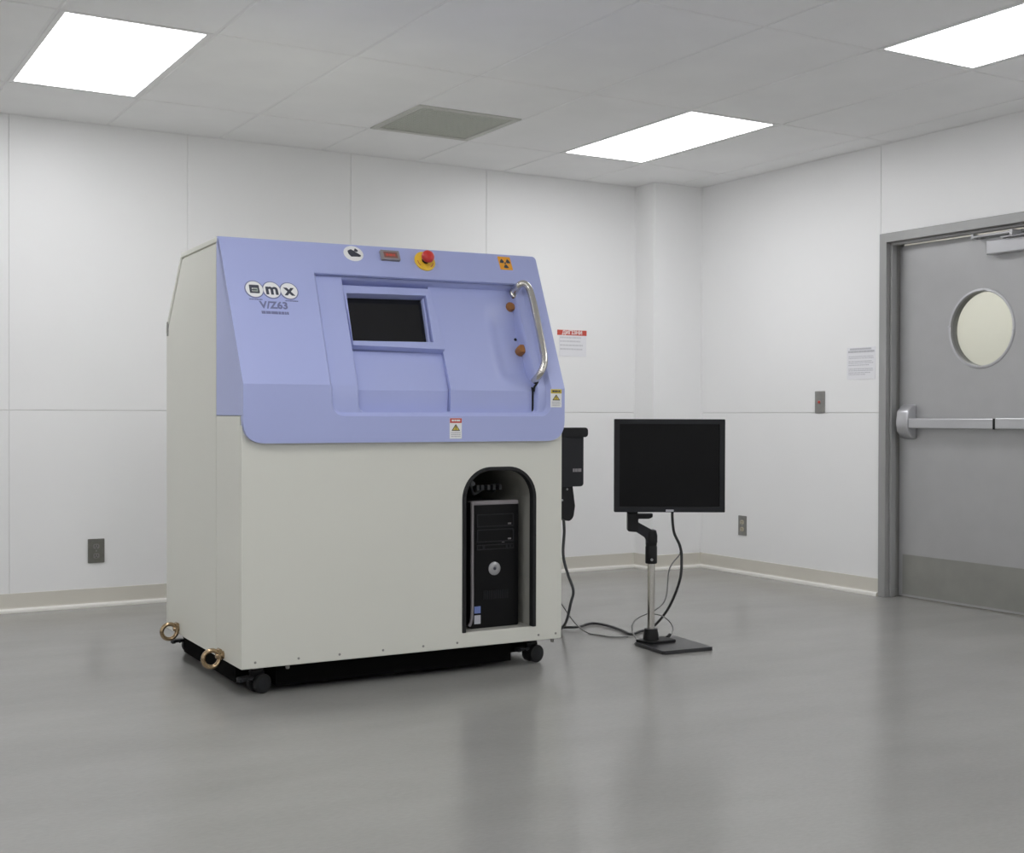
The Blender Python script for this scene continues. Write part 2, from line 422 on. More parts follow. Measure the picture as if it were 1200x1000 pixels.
# ------------------------------------------------------------------ wall plates and notices
def back_pt(x, z): return lambda p, q, h: Vector((p, -h, q))
def right_pt(p, q, h): return Vector((-h, -p, q))
def plate(name, loc, fn, w, hgt, m, label, cat, group=None):
    e = empty(name, loc); tag(e, label, cat, group)
    bm = sheet(rrect(-w/2, w/2, -hgt/2, hgt/2, .004, 3), [], 0, .006, fn)
    obj('cover_plate', bm, m, e, bevel=.002)
    return e
fb = back_pt(0, 0)
def outlet_faces(e, fn, m, zoff=(.028, -.028), r=.016):
    for z in zoff:
        bm = sheet(rrect(-r, r, z-r*.85, z+r*.85, r*.6, 4), [], .005, .0085, fn)
        f = obj('socket_face', bm, m, e)
        bm = B()
        for sx in (-.006, .006): add_prism(bm, [(sx-.0012, z-.002), (sx+.0012, z-.002), (sx+.0012, z+.008), (sx-.0012, z+.008)], fn, .008, .0092)
        add_lathe(bm, [(.0028, .008), (.0028, .0092)], lambda x, y, h: fn(x, z-.008+y, h), 10)
        obj('socket_slots', bm, M['black'], f)
    obj('plate_screw', add_lathe(B(), [(.004, .005), (.003, .0078)], fn, 10), M['silver'], e)
e = plate('wall_outlet', (1.525, D, .297), fb, .086, .128, M['darkplate'], 'dark bronze outlet plate low on the back wall left of the machine', 'outlet')
outlet_faces(e, fb, M['darkmetal'], (.024, -.026))
e = plate('wall_outlet', (W, 6.263, .313), right_pt, .075, .127, M['darkmetal'], 'steel outlet plate with ivory sockets low on the right wall behind the monitor', 'outlet')
outlet_faces(e, right_pt, M['ivory'], (.022, -.024))
e = plate('switch_plate', (W, 5.571, 1.108), right_pt, .080, .130, M['darkmetal'], 'steel switch plate with a small red button on the right wall beside the door', 'switch')
obj('button_collar', add_lathe(B(), [(.013, .005), (.012, .009)], right_pt, 20), M['silver'], e)
obj('red_button', add_lathe(B(), [(.008, .008), (.008, .014), (.005, .017)], right_pt, 20), M['redprint'], e, smooth=40)
# warning notice on the back wall
e = empty('wall_notice', (4.5515, D, 1.498)); tag(e, 'white wall notice with a red heading strip right of the machine', 'notice')
obj('sheet', box(-.100, .112, -.003, 0, -.088, .052), M['paper'], e)
obj('heading', box(-.1135, .1135, -.004, 0, .049, .083), M['redprint'], e)
obj('heading_text', add_text(B(), 'ДИГІЗНИ', .034, lambda x, y, h: Vector((x*1.0, -h, y+.066)), .0035, .005, .0008), M['white'], e)
bm = B()
for i, z in enumerate((.034, .010, -.016, -.041)): add_micro(bm, -.094, (.070, .066, .084, .080)[i], z, .010, fb, .0028, .0036, 3+i, .25)
obj('fine_print', bm, M['faintprint'], e)
# paper on the right wall
e = empty('wall_notice', (W, 5.240, 1.330)); tag(e, 'white printed paper sheet on the right wall next to the door frame', 'notice')
obj('sheet', add_prism(B(), rrect(-.114, .105, -.092, .093), right_pt, 0, .0025), M['paper'], e)
bm = B()
add_micro(bm, -.09, .075, .083, .010, right_pt, .002, .0032, 11, .15); add_micro(bm, -.104, .098, .068, .012, right_pt, .002, .0032, 12, .12)
obj('heading_text', bm, M['print'], e)
bm = B()
for i, z in enumerate((.040, .030, .012, .002, -.010, -.032, -.042, -.054, -.064)):
    add_micro(bm, -.10, (.09, .092, .08, .09, .06, .088, .09, .07, .03)[i], z, .0045, right_pt, .002, .003, 20+i, .6)
obj('fine_print', bm, M['print'], e)

# ------------------------------------------------------------------ the machine
WD, DP_, ZB = 1.356, 1.04, .105              # width, depth, underside
mc = empty('inspection_machine', (1.478, 4.389, 0), -.017)
tag(mc, 'large cream cabinet machine on casters with a sloped periwinkle blue front and dark window', 'machine')
def V3(u, v, z): return Vector((u, v, z))
def flare(u, z): return u*(1+.028*max(0, (z-1.135))/.563)
# body shell
bm = B()
bm2 = sheet(rrect(0, WD, ZB, .985), [rrect(.897, 1.230, .163, .815, .125, 10, (0, 0, 1, 1))], 0, .018, lambda p, q, h: V3(p, h, q))
obj('front_panel', bm2, M['cream'], mc, bevel=.003)
prof = [(.018, ZB), (DP_, ZB), (DP_, 1.40), (.80, 1.692), (.32, 1.700), (.30, 1.66), (.018, 1.12)]
for a, b in ((.008, .022), (WD-.022, WD-.002)):
    add_prism(bm, prof, lambda p, q, t: V3(flare(t, q), p, q), a, b)
add_box(bm, .02, WD-.02, .018, DP_, ZB, ZB+.015)
add_box(bm, .02, WD-.02, DP_-.015, DP_, ZB+.015, 1.39)
obj('body_shell', bm, M['cream'], mc)
# top sheet wraps over the roof and down the sloping back
top = [(.30, 1.699), (.805, 1.6915), (1.045, 1.4), (1.045, 1.37), (1.027, 1.37), (1.024, 1.39), (.795, 1.672), (.30, 1.679)]
bm = add_prism(B(), top, lambda p, q, t: V3(flare(t, q), p, q), -.001, WD+.001)
obj('top_sheet', bm, M['cream'], mc, bevel=.003)
# side cheeks: front strip below the blue, large rear panel
sp = [(.312, ZB), (DP_-.002, ZB), (DP_-.002, 1.375), (1.014, 1.388), (.789, 1.664), (.312, 1.671)]
obj('side_panel', add_prism(B(), sp, lambda p, q, t: V3(t, p, q), 0, .009), M['cream'], mc, bevel=.002)
obj('side_panel', add_prism(B(), sp, lambda p, q, t: V3(flare(t, q), p, q), WD-.003, WD), M['cream'], mc, bevel=.001)
obj('corner_panel', add_prism(B(), [(.018, ZB), (.309, ZB), (.309, 1.017), (.018, 1.017)], lambda p, q, t: V3(t, p, q), 0, .009), M['cream'], mc, bevel=.002)
obj('corner_panel', add_prism(B(), [(.018, ZB), (.309, ZB), (.309, 1.017), (.018, 1.017)], lambda p, q, t: V3(t, p, q), WD-.003, WD), M['cream'], mc, bevel=.001)
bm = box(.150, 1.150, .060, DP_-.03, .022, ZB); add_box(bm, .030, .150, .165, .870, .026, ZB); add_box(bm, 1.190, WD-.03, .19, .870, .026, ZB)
obj('undercarriage', bm, M['matteblack'], mc)  # added black blocks that make the dark shade under the machine
# small latch at the lower end of the sloping back
obj('latch', box(-.004, .001, 1.008, 1.022, 1.36, 1.42), M['darkmetal'], mc)

# developed surface of the blue front: s measured up from the bend
BV, BZ, LS = -.02, 1.135, .638
sv, sz = .30/LS, .563/LS
nl = Vector((-1, 0)); ns = Vector((-sz, sv)); mt = (nl+ns).normalized(); mt = mt/mt.dot(nl)
def S(u, s, h):
    if s > 1e-5: v = BV+s*sv+h*ns.x; z = BZ+s*sz+h*ns.y
    elif s < -1e-5: v = BV-h; z = BZ+s
    else: v = BV+h*mt.x; z = BZ+h*mt.y
    return V3(u, v, z)
def with_bend(loop):                          # add a point wherever the loop crosses the bend
    out = []
    for (x0, y0), (x1, y1) in zip(loop, loop[1:]+loop[:1]):
        out.append((x0, y0))
        if y0*y1 < 0: t = y0/(y0-y1); out.append((x0+(x1-x0)*t, 0.0))
    return out
def inset(loop, dist):
    n = len(loop); out = []
    for i in range(n):
        p = Vector(loop[i]); d0 = (p-Vector(loop[i-1])).normalized(); d1 = (Vector(loop[(i+1) % n])-p).normalized()
        n0 = Vector((-d0.y, d0.x)); n1 = Vector((-d1.y, d1.x)); m = (n0+n1).normalized(); m = m/max(.4, m.dot(n0))
        q = p+m*dist
        if abs(p.y) < 1e-9: q.y = 0.0
        out.append((q.x, q.y))
    return out
def flat_top(loop, new, top):                 # keep the top edge of the loop where it is
    return [(x, q[1]+top) if q[1] > .47 else (x, y) for q, (x, y) in zip(loop, new)]
def add_lip(bm, loop, prof, top=None):
    rings = []
    for d, h in prof:
        q = inset(loop, d)
        if top is not None: q = flat_top(loop, q, min(0, d) if d < 0 else top)
        rings.append([bm.verts.new(S(x, y, h)) for x, y in q])
    n = len(loop)
    for r0, r1 in zip(rings, rings[1:]):
        for i in range(n): bm.faces.new((r0[i], r0[(i+1) % n], r1[(i+1) % n], r1[i]))
SB = -.215
outl = round_poly([(0, SB), (WD, SB), (WD, 0), (1.395, .652), (0, .638), (0, 0)], [.085, .085, 0, .02, .006, 0], 8)
h1 = round_poly([(.338, -.118), (1.292, -.116), (1.296, .02), (1.312, .512), (.354, .505), (.330, .02)], [.055, .055, 0, .02, .012, 0], 8)
h2 = round_poly([(.450, -.108), (1.243, -.108), (1.246, .02), (1.262, .5085), (.474, .5025), (.450, .02)], [.045, .03, 0, .012, .006, 0], 6)
obj('front_cover', sheet(outl, [h1], -.024, 0, S, 0), M['blue'], mc, bevel=.004, seg=3)
h1r, h2r = h1, h2; h1 = with_bend(h1); h2 = with_bend(h2)
rimh = -.020
rim = sheet(flat_top(h1r, inset(h1r, .017), .003), [h2r], rimh-.006, rimh, S, 0)
add_lip(rim, h1, [(-.008, -.010), (-.006, -.0008), (.000, .0003), (.003, -.001), (.013, -.0165), (.016, -.0195), (.0205, rimh+.0003)], 0.0)
add_lip(rim, h2, [(-.005, rimh+.0003), (.001, rimh-.0008), (.004, rimh-.004), (.008, rimh-.014), (.010, -.096)])
obj('recess_rim', rim, M['blue'], mc, smooth=32)
obj('recess_back', sheet(round_poly([(.40, -.118), (1.30, -.118), (1.31, .508), (.42, .506)], [0]*4), [], -.115, -.094, S, 0), M['blue'], mc)
# blue cheeks
ck = [(.004, 1.0205), (.309, 1.0205), (.309, 1.699), (.285, 1.699)]
ck = [(.0, 1.0205), (.309, 1.0205), (.309, 1.697), (.288, 1.697), (BV+.02+.002, BZ-.003)]
obj('cover_cheek', add_prism(B(), ck, lambda p, q, t: V3(t, p, q), 0, .012), M['blue'], mc, bevel=.002)
obj('cover_cheek', add_prism(B(), ck, lambda p, q, t: V3(flare(t, q), p, q), WD-.012, WD), M['blue'], mc, bevel=.002)
obj('cover_top', add_prism(B(), [(.292, 1.6995), (.315, 1.7005), (.315, 1.680), (.30, 1.680)], lambda p, q, t: V3(flare(t, q), p, q), .001, WD), M['blue'], mc)
# fixed panel with window frame
fp = sheet([(.452, -.106), (.850, -.106), (.856, .02), (.866, .19), (.480, .19), (.454, .02)], [], -.090, -.066, S, 0)
fx = obj('fixed_panel', fp, M['blue'], mc, bevel=.003)
fo = [(.474, .193), (.864, .188), (.852, .490), (.478, .484)]
fo = [(.473, .196), (.866, .189), (.8615, .476), (.4795, .471)]
win = [(.4755, .216), (.822, .222), (.838, .442), (.490, .434)]
fr = obj('window_frame', sheet(fo, [win], -.085, -.032, S), M['blue'], fx, bevel=.004)
obj('window_glass', sheet([(.470, .205), (.845, .205), (.853, .455), (.482, .452)], [], -.088, -.068, S), M['glassblack'], fr)
bm = B()                                      # slim dark gasket round the glass and a reveal along the right edge
obj('window_reveal', sheet([(.806, .218), (.818, .222), (.836, .440), (.826, .438)], [], -.068, -.046, S), M['blue'], fr, bevel=.004)
# sliding door: a sheet with a soft scooped grip along its right side
def sm(x): x = min(1, max(0, x)); return x*x*(3-2*x)
bm = B(); nu, nsg = 60, 60; gridv = []
svals = sorted(set([-.106+(.506+.106)*j/nsg for j in range(nsg+1)]+[0.0]))
svals = [q for q in svals if q == 0 or abs(q) > .013]
for j, s in enumerate(svals):
    row = []
    for i in range(nu+1):
        f = i/nu
        ul = .8555+.008*sm((s+.1)/.3) if s < .2 else .869-.004*(s-.2)/.3
        ur = 1.2290+(.016*sm((s-.03)/.02) if s > .03 else 0)+.030*max(0, s)/.5
        u = ul+(ur-ul)*f
        lim = sm((s-.035)/.08)*sm((.450-s)/.13)
        dep = .024*sm((u-(1.070+.02*(s/.5)))/.085)*lim
        h = -.050-dep
        row.append(bm.verts.new(S(u, s, h)))
    gridv.append(row)
for j in range(len(svals)-1):
    for i in range(nu): bm.faces.new((gridv[j][i], gridv[j][i+1], gridv[j+1][i+1], gridv[j+1][i]))
# skirt so the door has thickness
def skirt(vs):
    low = []
    for v in vs:
        low.append(bm.verts.new(v.co+Vector((0, .030, -.014))))
    for a in range(len(vs)-1): bm.faces.new((vs[a], low[a], low[a+1], vs[a+1]))
skirt(gridv[0]); skirt(gridv[-1]); skirt([r[0] for r in gridv]); skirt([r[-1] for r in gridv])
dr = obj('sliding_door', bm, M['blue'], mc, smooth=16)
# amber latches and small hole on the door
for u, s in ((1.236, .420), (1.236, .212)):
    bm = add_lathe(B(), [(.021, -.078), (.021, -.046), (.018, -.040), (.008, -.038)], lambda x, y, h: S(u+x, s+y, h), 10)
    obj('latch_button', bm, M['amber'], dr, smooth=40, bevel=.002)
obj('key_hole', add_lathe(B(), [(.006, -.078), (.006, -.070)], lambda x, y, h: S(1.232+x, .272+y, h), 14), M['black'], dr)
# black slot right of the door
bm = sheet([(1.2285, -.10), (1.2345, -.10), (1.2345, .0), (1.236, .03), (1.2300, .03), (1.2285, 0)], [], -.085, -.046, S, 0)
obj('door_seal', bm, M['rubber'], mc)
bm = add_tube(B(), spline([S(1.231, .006, -.04), S(1.233, .022, -.030), S(1.248, .040, -.020), S(1.2535, .075, -.014)], 6), .0045, 8)
obj('handle_cord', bm, M['rubber'], mc, smooth=60)
# handle
hp = [S(1.256, .476, -.034), S(1.254, .478, .005), S(1.260, .483, .026), S(1.275, .483, .036), S(1.291, .462, .038), S(1.294, .42, .038), S(1.292, .36, .038), S(1.284, .25, .038),
      S(1.277, .16, .038), S(1.272, .12, .037), S(1.262, .085, .030), S(1.246, .058, .012), S(1.238, .048, -.03)]
obj('handle', add_tube(B(), spline(hp, 6), .0145, 16), M['chrome'], mc, smooth=60)
obj('handle_rosette', add_lathe(B(), [(.024, -.034), (.024, -.022), (.019, -.019)], lambda x, y, h: S(1.2515+x*.6, .474+y, h), 24), M['chrome'], mc, smooth=30)
# badge: three white discs with letters
bg = None
for k, u in enumerate((.103, .171, .239)):
    bm = add_lathe(B(), [(.0385, -.0005), (.0385, .0012)], lambda x, y, h: S(u+x*.97, .406+y, h), 40)
    o = obj('badge_rim', bm, M['inkblue'], mc)
    bm = add_lathe(B(), [(.0345, .001), (.0345, .0024)], lambda x, y, h: S(u+x*.97, .406+y, h), 40)
    o2 = obj('badge_disc', bm, M['white'], o)
    if k == 0:
        bm = sheet(rrect(u-.019, u+.019, .388, .424, .003, 3), [rrect(u-.010, u+.013, .394, .411, .002, 3)], .0022, .0036, S)
        add_prism(bm, [(u-.010, .4005), (u+.009, .4005), (u+.009, .4040), (u-.010, .4040)], S, .0022, .0036)
        obj('badge_letter', bm, M['ink'], o)
        obj('letter_fill', sheet(rrect(u-.008, u+.013, .3935, .409, .002, 3), [], .002, .0030, S), M['stickergreen'], o)
    else:
        obj('badge_letter', add_text(B(), 'mx'[k-1], .066, lambda x, y, h: S(u+x, .407+y, h), .0022, .0036, .0022), M['ink'], o)
bm = B(); 
for i, (a, b) in enumerate(((.078, .128), (.218, .268))): obj('fine_print', add_micro(B(), a, b, .362, .004, S, -.0005, .001, 40+i, .3), M['inkblue'], mc)
add_micro(bm, .117, .222, .306, .011, S, -.0005, .001, 44, .2)
obj('fine_print', bm, M['inkblue'], mc)
obj('model_text', add_text(B(), 'V/Z63', .044, lambda x, y, h: S(.170+x*.98, .338+y*.95, h), -.0005, .0012, .0013), M['inkblue'], mc)
# round white sticker with a dark emblem
c = (.540, .601)
o = obj('round_sticker', add_lathe(B(), [(.042, -.0005), (.042, .0012)], lambda x, y, h: S(c[0]+x, c[1]+y*.86, h), 40), M['white'], mc)
em = round_poly([(-.024, .012), (-.008, .020), (.012, .006), (.032, -.008), (.026, -.014), (.008, -.014), (-.012, -.016), (-.022, -.002)], [.004]*8, 3)
bm = sheet([(c[0]+x, c[1]+y) for x, y in em], [], .0010, .0022, S)
add_prism(bm, round_poly([(c[0]+.004, c[1]+.012), (c[0]+.018, c[1]+.008), (c[0]+.022, c[1]+.016), (c[0]+.010, c[1]+.026)], [.003]*4, 3), S, .001, .0022)
obj('sticker_emblem', bm, M['ink'], o)
# small display
o = obj('counter_case', sheet(rrect(.655, .737, .577, .622, .003, 3), [], -.0005, .012, S), M['displaygrey'], mc, bevel=.003)
obj('counter_window', sheet(rrect(.667, .727, .586, .613), [], .0115, .0128, S), M['brown'], o)
bm = B(); add_micro(bm, .676, .720, .599, .010, S, .0125, .0134, 51, .3)
obj('counter_digits', bm, M['redprint'], o)
# emergency stop
c = (.850, .586)
o = obj('emergency_stop_plate', add_lathe(B(), [(.045, -.001), (.045, .006), (.042, .008)], lambda x, y, h: S(c[0]+x, c[1]+y, h), 40), M['yellow'], mc, smooth=40)
obj('emergency_stop_stem', add_lathe(B(), [(.015, .006), (.015, .030)], lambda x, y, h: S(c[0]+x, c[1]+y, h), 24), M['rubber'], o, smooth=40)
obj('emergency_stop_knob', add_lathe(B(), [(.020, .024), (.026, .030), (.027, .040), (.024, .048), (.016, .053), (.006, .055)], lambda x, y, h: S(c[0]+x, c[1]+y, h), 32), M['red'], o, smooth=50)
for k in range(3):
    bm = B(); a0 = PI/2+k*2*PI/3
    arc = [(c[0]+.033*math.cos(a0+t*.12), c[1]+.033*math.sin(a0+t*.12)) for t in (-4, -3, -2, -1, 0, 1, 2)]+[(c[0]+.036*math.cos(a0+t*.12), c[1]+.036*math.sin(a0+t*.12)) for t in (2, 1, 0, -1, -2, -3, -4)]
    add_prism(bm, arc, S, .0075, .0086)
    obj('stop_arrow', bm, M['redprint'], o)
# radiation sign
c = (1.234, .606)
o = obj('radiation_sign', sheet(rrect(c[0]-.030, c[0]+.030, c[1]-.033, c[1]+.033, .003, 3), [], -.0005, .0014, S), M['orange'], mc)
bm = B()
for k in range(3):
    a0 = PI/2+PI/3+k*2*PI/3
    pts = [(c[0]+r*math.cos(a0+t), c[1]+r*math.sin(a0+t)) for r, ts in ((.008, (-.5, 0, .5)), (.025, (.5, .25, 0, -.25, -.5))) for t in ts]
    add_prism(bm, pts, S, .0012, .0024)
add_lathe(bm, [(.0045, .0012), (.0045, .0024)], lambda x, y, h: S(c[0]+x, c[1]+y, h), 16)
obj('trefoil', bm, M['ink'], o)
# safety labels
def safety(u0, u1, s0, s1, mhead, seed):
    o = obj('safety_label', sheet(rrect(u0, u1, s0, s1, .002, 2), [], -.0005, .001, S), M['white'], mc)
    hh = (s1-s0)
    obj('label_heading', sheet(rrect(u0+.001, u1-.001, s1-.24*hh, s1-.001), [], .0008, .0018, S), mhead, o)
    uc = (u0+u1)/2; w = (u1-u0)*.36; b, t = s1-.62*hh, s1-.29*hh
    obj('label_triangle', sheet(round_poly([(uc-w, b), (uc+w, b), (uc, t)], [.003]*3, 3), [], .0008, .0018, S), M['ink'], o)
    obj('triangle_fill', sheet([(uc-w*.72, b+.0030), (uc+w*.72, b+.0030), (uc, t-.0055)], [], .0015, .0024, S), M['yellowprint'], o)
    bm = add_prism(B(), [(uc-.0012, b+.008), (uc+.0012, b+.008), (uc+.0015, t-.009), (uc-.0015, t-.009)], S, .0022, .003)
    add_prism(bm, [(uc-.0012, b+.0045), (uc+.0012, b+.0045), (uc+.0012, b+.0065), (uc-.0012, b+.0065)], S, .0022, .003)
    obj('triangle_mark', bm, M['ink'], o)
    bm = B()
    for i in range(3): add_micro(bm, u0+.006, u1-.006, s1-(.71+.09*i)*hh, .0035, S, .0008, .0016, seed+i, .4)
    obj('heading_print', add_micro(B(), u0+.008, u1-.008, s1-.12*hh, .007, S, .0016, .0024, seed+5, .3), M['ink'] if mhead is M['yellowprint'] else M['white'], o)
    obj('label_print', bm, M['print'], o)
safety(.827, .880, -.203, -.122, M['redprint'], 60)
safety(1.288, 1.341, -.078, -.003, M['yellowprint'], 70)

# computer alcove
bm = B(); a0, a1, zb, zt, dep = .897, 1.230, .163, .815, .60
arch = rrect(a0, a1, zb, zt, .125, 10, (0, 0, 1, 1))
add_box(bm, a1, a1+.006, .018, dep, zb, zt-.125); add_box(bm, a0-.006, a0, .018, dep, zb, zt-.125)
add_box(bm, a0-.006, a1+.006, .0175, dep, zb-.008, zb)
rc = [p for p in arch if p[1] >= zt-.1255 and p[0] > a1-.126]
ov = [bm.verts.new(V3(u, .018, z)) for u, z in rc]; iv = [bm.verts.new(V3(u, dep, z)) for u, z in rc]
for i in range(len(rc)-1): bm.faces.new((ov[i], ov[i+1], iv[i+1], iv[i]))
obj('alcove_liner', bm, M['liner'], mc, smooth=40)
bm = B()
arcpts = [p for p in arch if p[1] >= zt-.1255 and p[0] < a1-.124]
ov = [bm.verts.new(V3(u, .018, z)) for u, z in arcpts]; iv = [bm.verts.new(V3(u, dep, z)) for u, z in arcpts]
for i in range(len(arcpts)-1): bm.faces.new((ov[i], ov[i+1], iv[i+1], iv[i]))
add_box(bm, a0-.006, a1+.006, dep, dep+.006, zb, zt)
al = obj('alcove_backing', bm, M['black'], mc)  # black top and back put the alcove's shade into the colour
# rubber edging round the arch, left, top and right
g0 = rrect(a0-.003, a1+.003, zb, zt+.003, .128, 12, (0, 0, 1, 1)); g1 = rrect(a0+.014, a1-.014, zb, zt-.012, .112, 12, (0, 0, 1, 1))
ins = g1[::-1]
# open U: join outer then inner, leaving the bottom open
outer = g0[1:]+[g0[0]]; inner = g1[1:]+[g1[0]]
bm = add_prism(B(), outer+inner[::-1], lambda p, q, t: V3(p, t, q), -.004, .026)
obj('edge_gasket', bm, M['rubber'], mc, bevel=.003)
bm = add_tube(B(), spline([V3(.95, .10, .71), V3(1.0, .14, .745), V3(1.04, .18, .70), V3(1.10, .2, .72), V3(1.18, .22, .735), V3(1.2, .3, .70)], 6), .006, 8)
add_lathe(bm, [(.010, 0), (.010, .03)], lambda x, y, h: V3(1.005+x, .12+h, .745+y), 12)
for u in (1.045, 1.065, 1.095, 1.12, 1.15): add_box(bm, u, u+.012, .16, .19, .715, .735)
obj('alcove_wiring', bm, M['cable'], mc, smooth=50)
# screws along the front edge
for u in (.052, .217, .378, .555, .725, .873, 1.246, 1.328):
    obj('screw', add_lathe(B(), [(.005, .001), (.0045, -.0015), (.002, -.002)], lambda x, y, h: V3(u+x, h, .127+y), 10), M['darkmetal'], mc)
# casters
def caster(u, v, ang):
    c = empty('caster', (u, v, .0005), ang); c.parent = mc
    bm = B(); add_box(bm, -.045, .045, -.045, .045, ZB-.006, ZB+.0)
    obj('mount_plate', bm, M['darkmetal'], c, bevel=.001)
    bm = add_lathe(B(), [(.024, .082), (.026, .099)], lambda x, y, h: V3(x, y, h), 20)
    add_prism(bm, [(-.03, .085), (.030, .085), (.038, .05), (.030, .028), (.012, .03), (-.02, .05)], lambda p, q, t: V3(t, p, q), -.007, .007)
    obj('fork', bm, M['black'], c, bevel=.002)
    for x0 in (-.031, .010):
        w = add_lathe(B(), [(.012, 0), (.031, 0), (.036, .003), (.036, .018), (.031, .021), (.012, .021)], lambda x, y, h: V3(x0+h, .012+x, .036+y), 28)
        wo = obj('wheel', w, M['rubber'], c, smooth=35)
        hb = add_lathe(B(), [(.024, -.0006), (.010, -.002)], lambda x, y, h: V3((x0+h if x0 < 0 else x0+.021-h), .012+x, .036+y), 20)
        obj('wheel_hub', hb, M['bezel'], wo)
    bm = B(); add_box(bm, -.020, .020, -.075, -.025, .055, .066); add_box(bm, -.012, .012, -.078, -.062, .05, .062)
    add_tube(bm, [V3(-.03, -.05, .058), V3(.03, -.05, .058)], .005, 8)
    obj('brake_pedal', bm, M['bezel'], c, bevel=.002)
for u, v, a in ((.080, .075, -1.25), (1.262, .090, -1.35), (.075, .955, -1.5), (1.265, .955, -1.2)): caster(u, v, a)
for u in (.185, 1.33): obj('levelling_bolt', add_lathe(B(), [(.006, ZB-.018), (.008, ZB-.014), (.008, ZB)], lambda x, y, h: V3(u+x, .03+y, h), 10), M['darkmetal'], mc)
# brass eye rings low on the left side
for u, v, z in ((-.040, .84, .121), (-.046, .215, .114)):
    bm = add_ring(B(), .031, .0085, lambda x, y, h: V3(u+x, v+h, z+y), 36, 10, 1.5)
    o = obj('lifting_ring', bm, M['brass'], mc, smooth=60)
    bm = add_lathe(B(), [(.010, -.012), (.012, 0), (.012, .018), (.016, .018), (.016, .026)], lambda x, y, h: V3(u+.026+h*.8, v+x, z+.010+y), 16)
    obj('ring_shank', bm, M['brass'], o, smooth=40)
    bm = add_lathe(B(), [(.008, -.014), (.008, .014)], lambda x, y, h: V3(u+.030+x, v+h, z+.028+y), 12)
    obj('ring_bolt', bm, M['brass'], o, smooth=40)

# ------------------------------------------------------------------ tower computer in the alcove
pcx0, pcx1, pz0, pz1, pv = .966, 1.190, .1632, .677, .070
pc = empty('desktop_computer', mc.matrix_basis @ Vector(((pcx0+pcx1)/2, pv, .1632)), -.017)
tag(pc, 'black tower computer with a silver round button inside the machine alcove', 'computer')
w2 = (pcx1-pcx0)/2; ph = pz1-pz0
obj('case', box(-w2+.004, w2-.004, .02, .46, .006, ph-.008), M['black'], pc, bevel=.006)
obj('front_bezel', sheet(rrect(-w2, w2, 0, ph, .008, 4), [], 0, .022, lambda p, q, h: V3(p, h, q)), M['panelblack'], pc, bevel=.005)
bm = add_tube(B(), spline([V3(-w2-.004, -.002, .012), V3(-w2+.006, -.006, .06), V3(-w2+.006, -.006, .25), V3(-w2+.006, -.006, ph-.03), V3(-w2+.003, -.005, ph-.006)], 6), .0065, 10)
obj('silver_edge_strip', bm, M['displaygrey'], pc, smooth=60)
obj('top_edge_strip', box(-w2+.004, w2-.002, -.004, .03, ph-.016, ph+.001), M['displaygrey'], pc, bevel=.003)
for z in (.434, .372):
    bm = sheet(rrect(-w2+.03, w2-.022, z-.026, z+.026, .003, 3), [rrect(-w2+.035, w2-.027, z-.022, z+.022, .003, 3)], -.003, .001, lambda p, q, h: V3(p, h, q))
    o = obj('drive_bay', bm, M['bezel'], pc)
    obj('eject_button', box(w2-.050, w2-.036, -.003, .001, z-.018, z-.012), M['displaygrey'], o)
bm = sheet(rrect(-w2+.03, w2-.022, .315, .336), [rrect(-w2+.034, w2-.026, .319, .332)], -.003, .001, lambda p, q, h: V3(p, h, q))
obj('card_reader', bm, M['bezel'], pc)
bm = B()
for x in (-.055, .052, .068): obj('front_port', box(x, x+.009, -.003, .001, .318, .334), M['bezel'], pc)
obj('brand_mark', add_text(B(), '--', .02, lambda x, y, h: V3(x+.04, h, y+.345), -.002, .001), M['displaygrey'], pc)
bt = obj('power_button', add_lathe(B(), [(.027, .001), (.027, -.004), (.024, -.006), (.010, -.006), (.008, -.004)], lambda x, y, h: V3(-.001+x, h, .238+y), 32), M['silver'], pc, smooth=40)
obj('button_emblem', add_lathe(B(), [(.006, -.004), (.006, -.0065)], lambda x, y, h: V3(-.001+x, h, .238+y), 16), M['ink'], bt)
bm = B()
for i in range(14): add_box(bm, -.05+i*.0085, -.047+i*.0085, -.002, .001, .115, .150)
obj('intake_slots', bm, M['bezel'], pc)
obj('blue_sticker', box(-.092, -.064, -.0012, .001, .061, .089), M['stickerblue'], pc)
obj('grey_sticker', box(-.092, -.064, -.0012, .001, .018, .053), M['stickergrey'], pc)

# ------------------------------------------------------------------ black unit on the right side of the machine
sx = empty('control_box', mc.matrix_basis @ Vector((WD+.003, .15, .719)), -.017)
tag(sx, 'black box with a hooked top edge mounted on the far right side of the machine', 'control box')
bw = 1.560-WD-.003
obj('housing', sheet(rrect(0, bw, 0, .251, .014, 4, (0, 1, 0, 0)), [], 0, .16, lambda p, q, h: V3(p, h, q)), M['bezel'], sx, bevel=.003)
obj('top_lip', sheet(rrect(0, bw+.019, .212, .253, .014, 5, (0, 1, 1, 0)), [], -.006, .02, lambda p, q, h: V3(p, h, q)), M['black'], sx, bevel=.003)
bm = B(); add_micro(bm, bw-.055, bw-.012, .07, .014, lambda p, q, h: V3(p, -h, q), -.001, .0008, 91, .15)
obj('grey_mark', bm, M['displaygrey'], sx)
br = round_poly([(0, .0), (.165, .0), (.178, -.085), (.168, -.145), (.135, -.150), (.10, -.130), (0, -.132)], [0, .0, .0, .025, .02, .02, 0], 5)
b_ = obj('bracket', sheet([(x*.96, z*.36 if False else z) for x, z in br], [], .02, .09, lambda p, q, h: V3(p, h, q)), M['black'], sx, bevel=.004)
for x, z in ((.130, -.012), (.085, -.050), (.105, -.058)):
    obj('bracket_screw', add_lathe(B(), [(.005, .021), (.004, .017)], lambda a, b, h: V3(x+a, h, z+b), 10), M['silver'], b_)

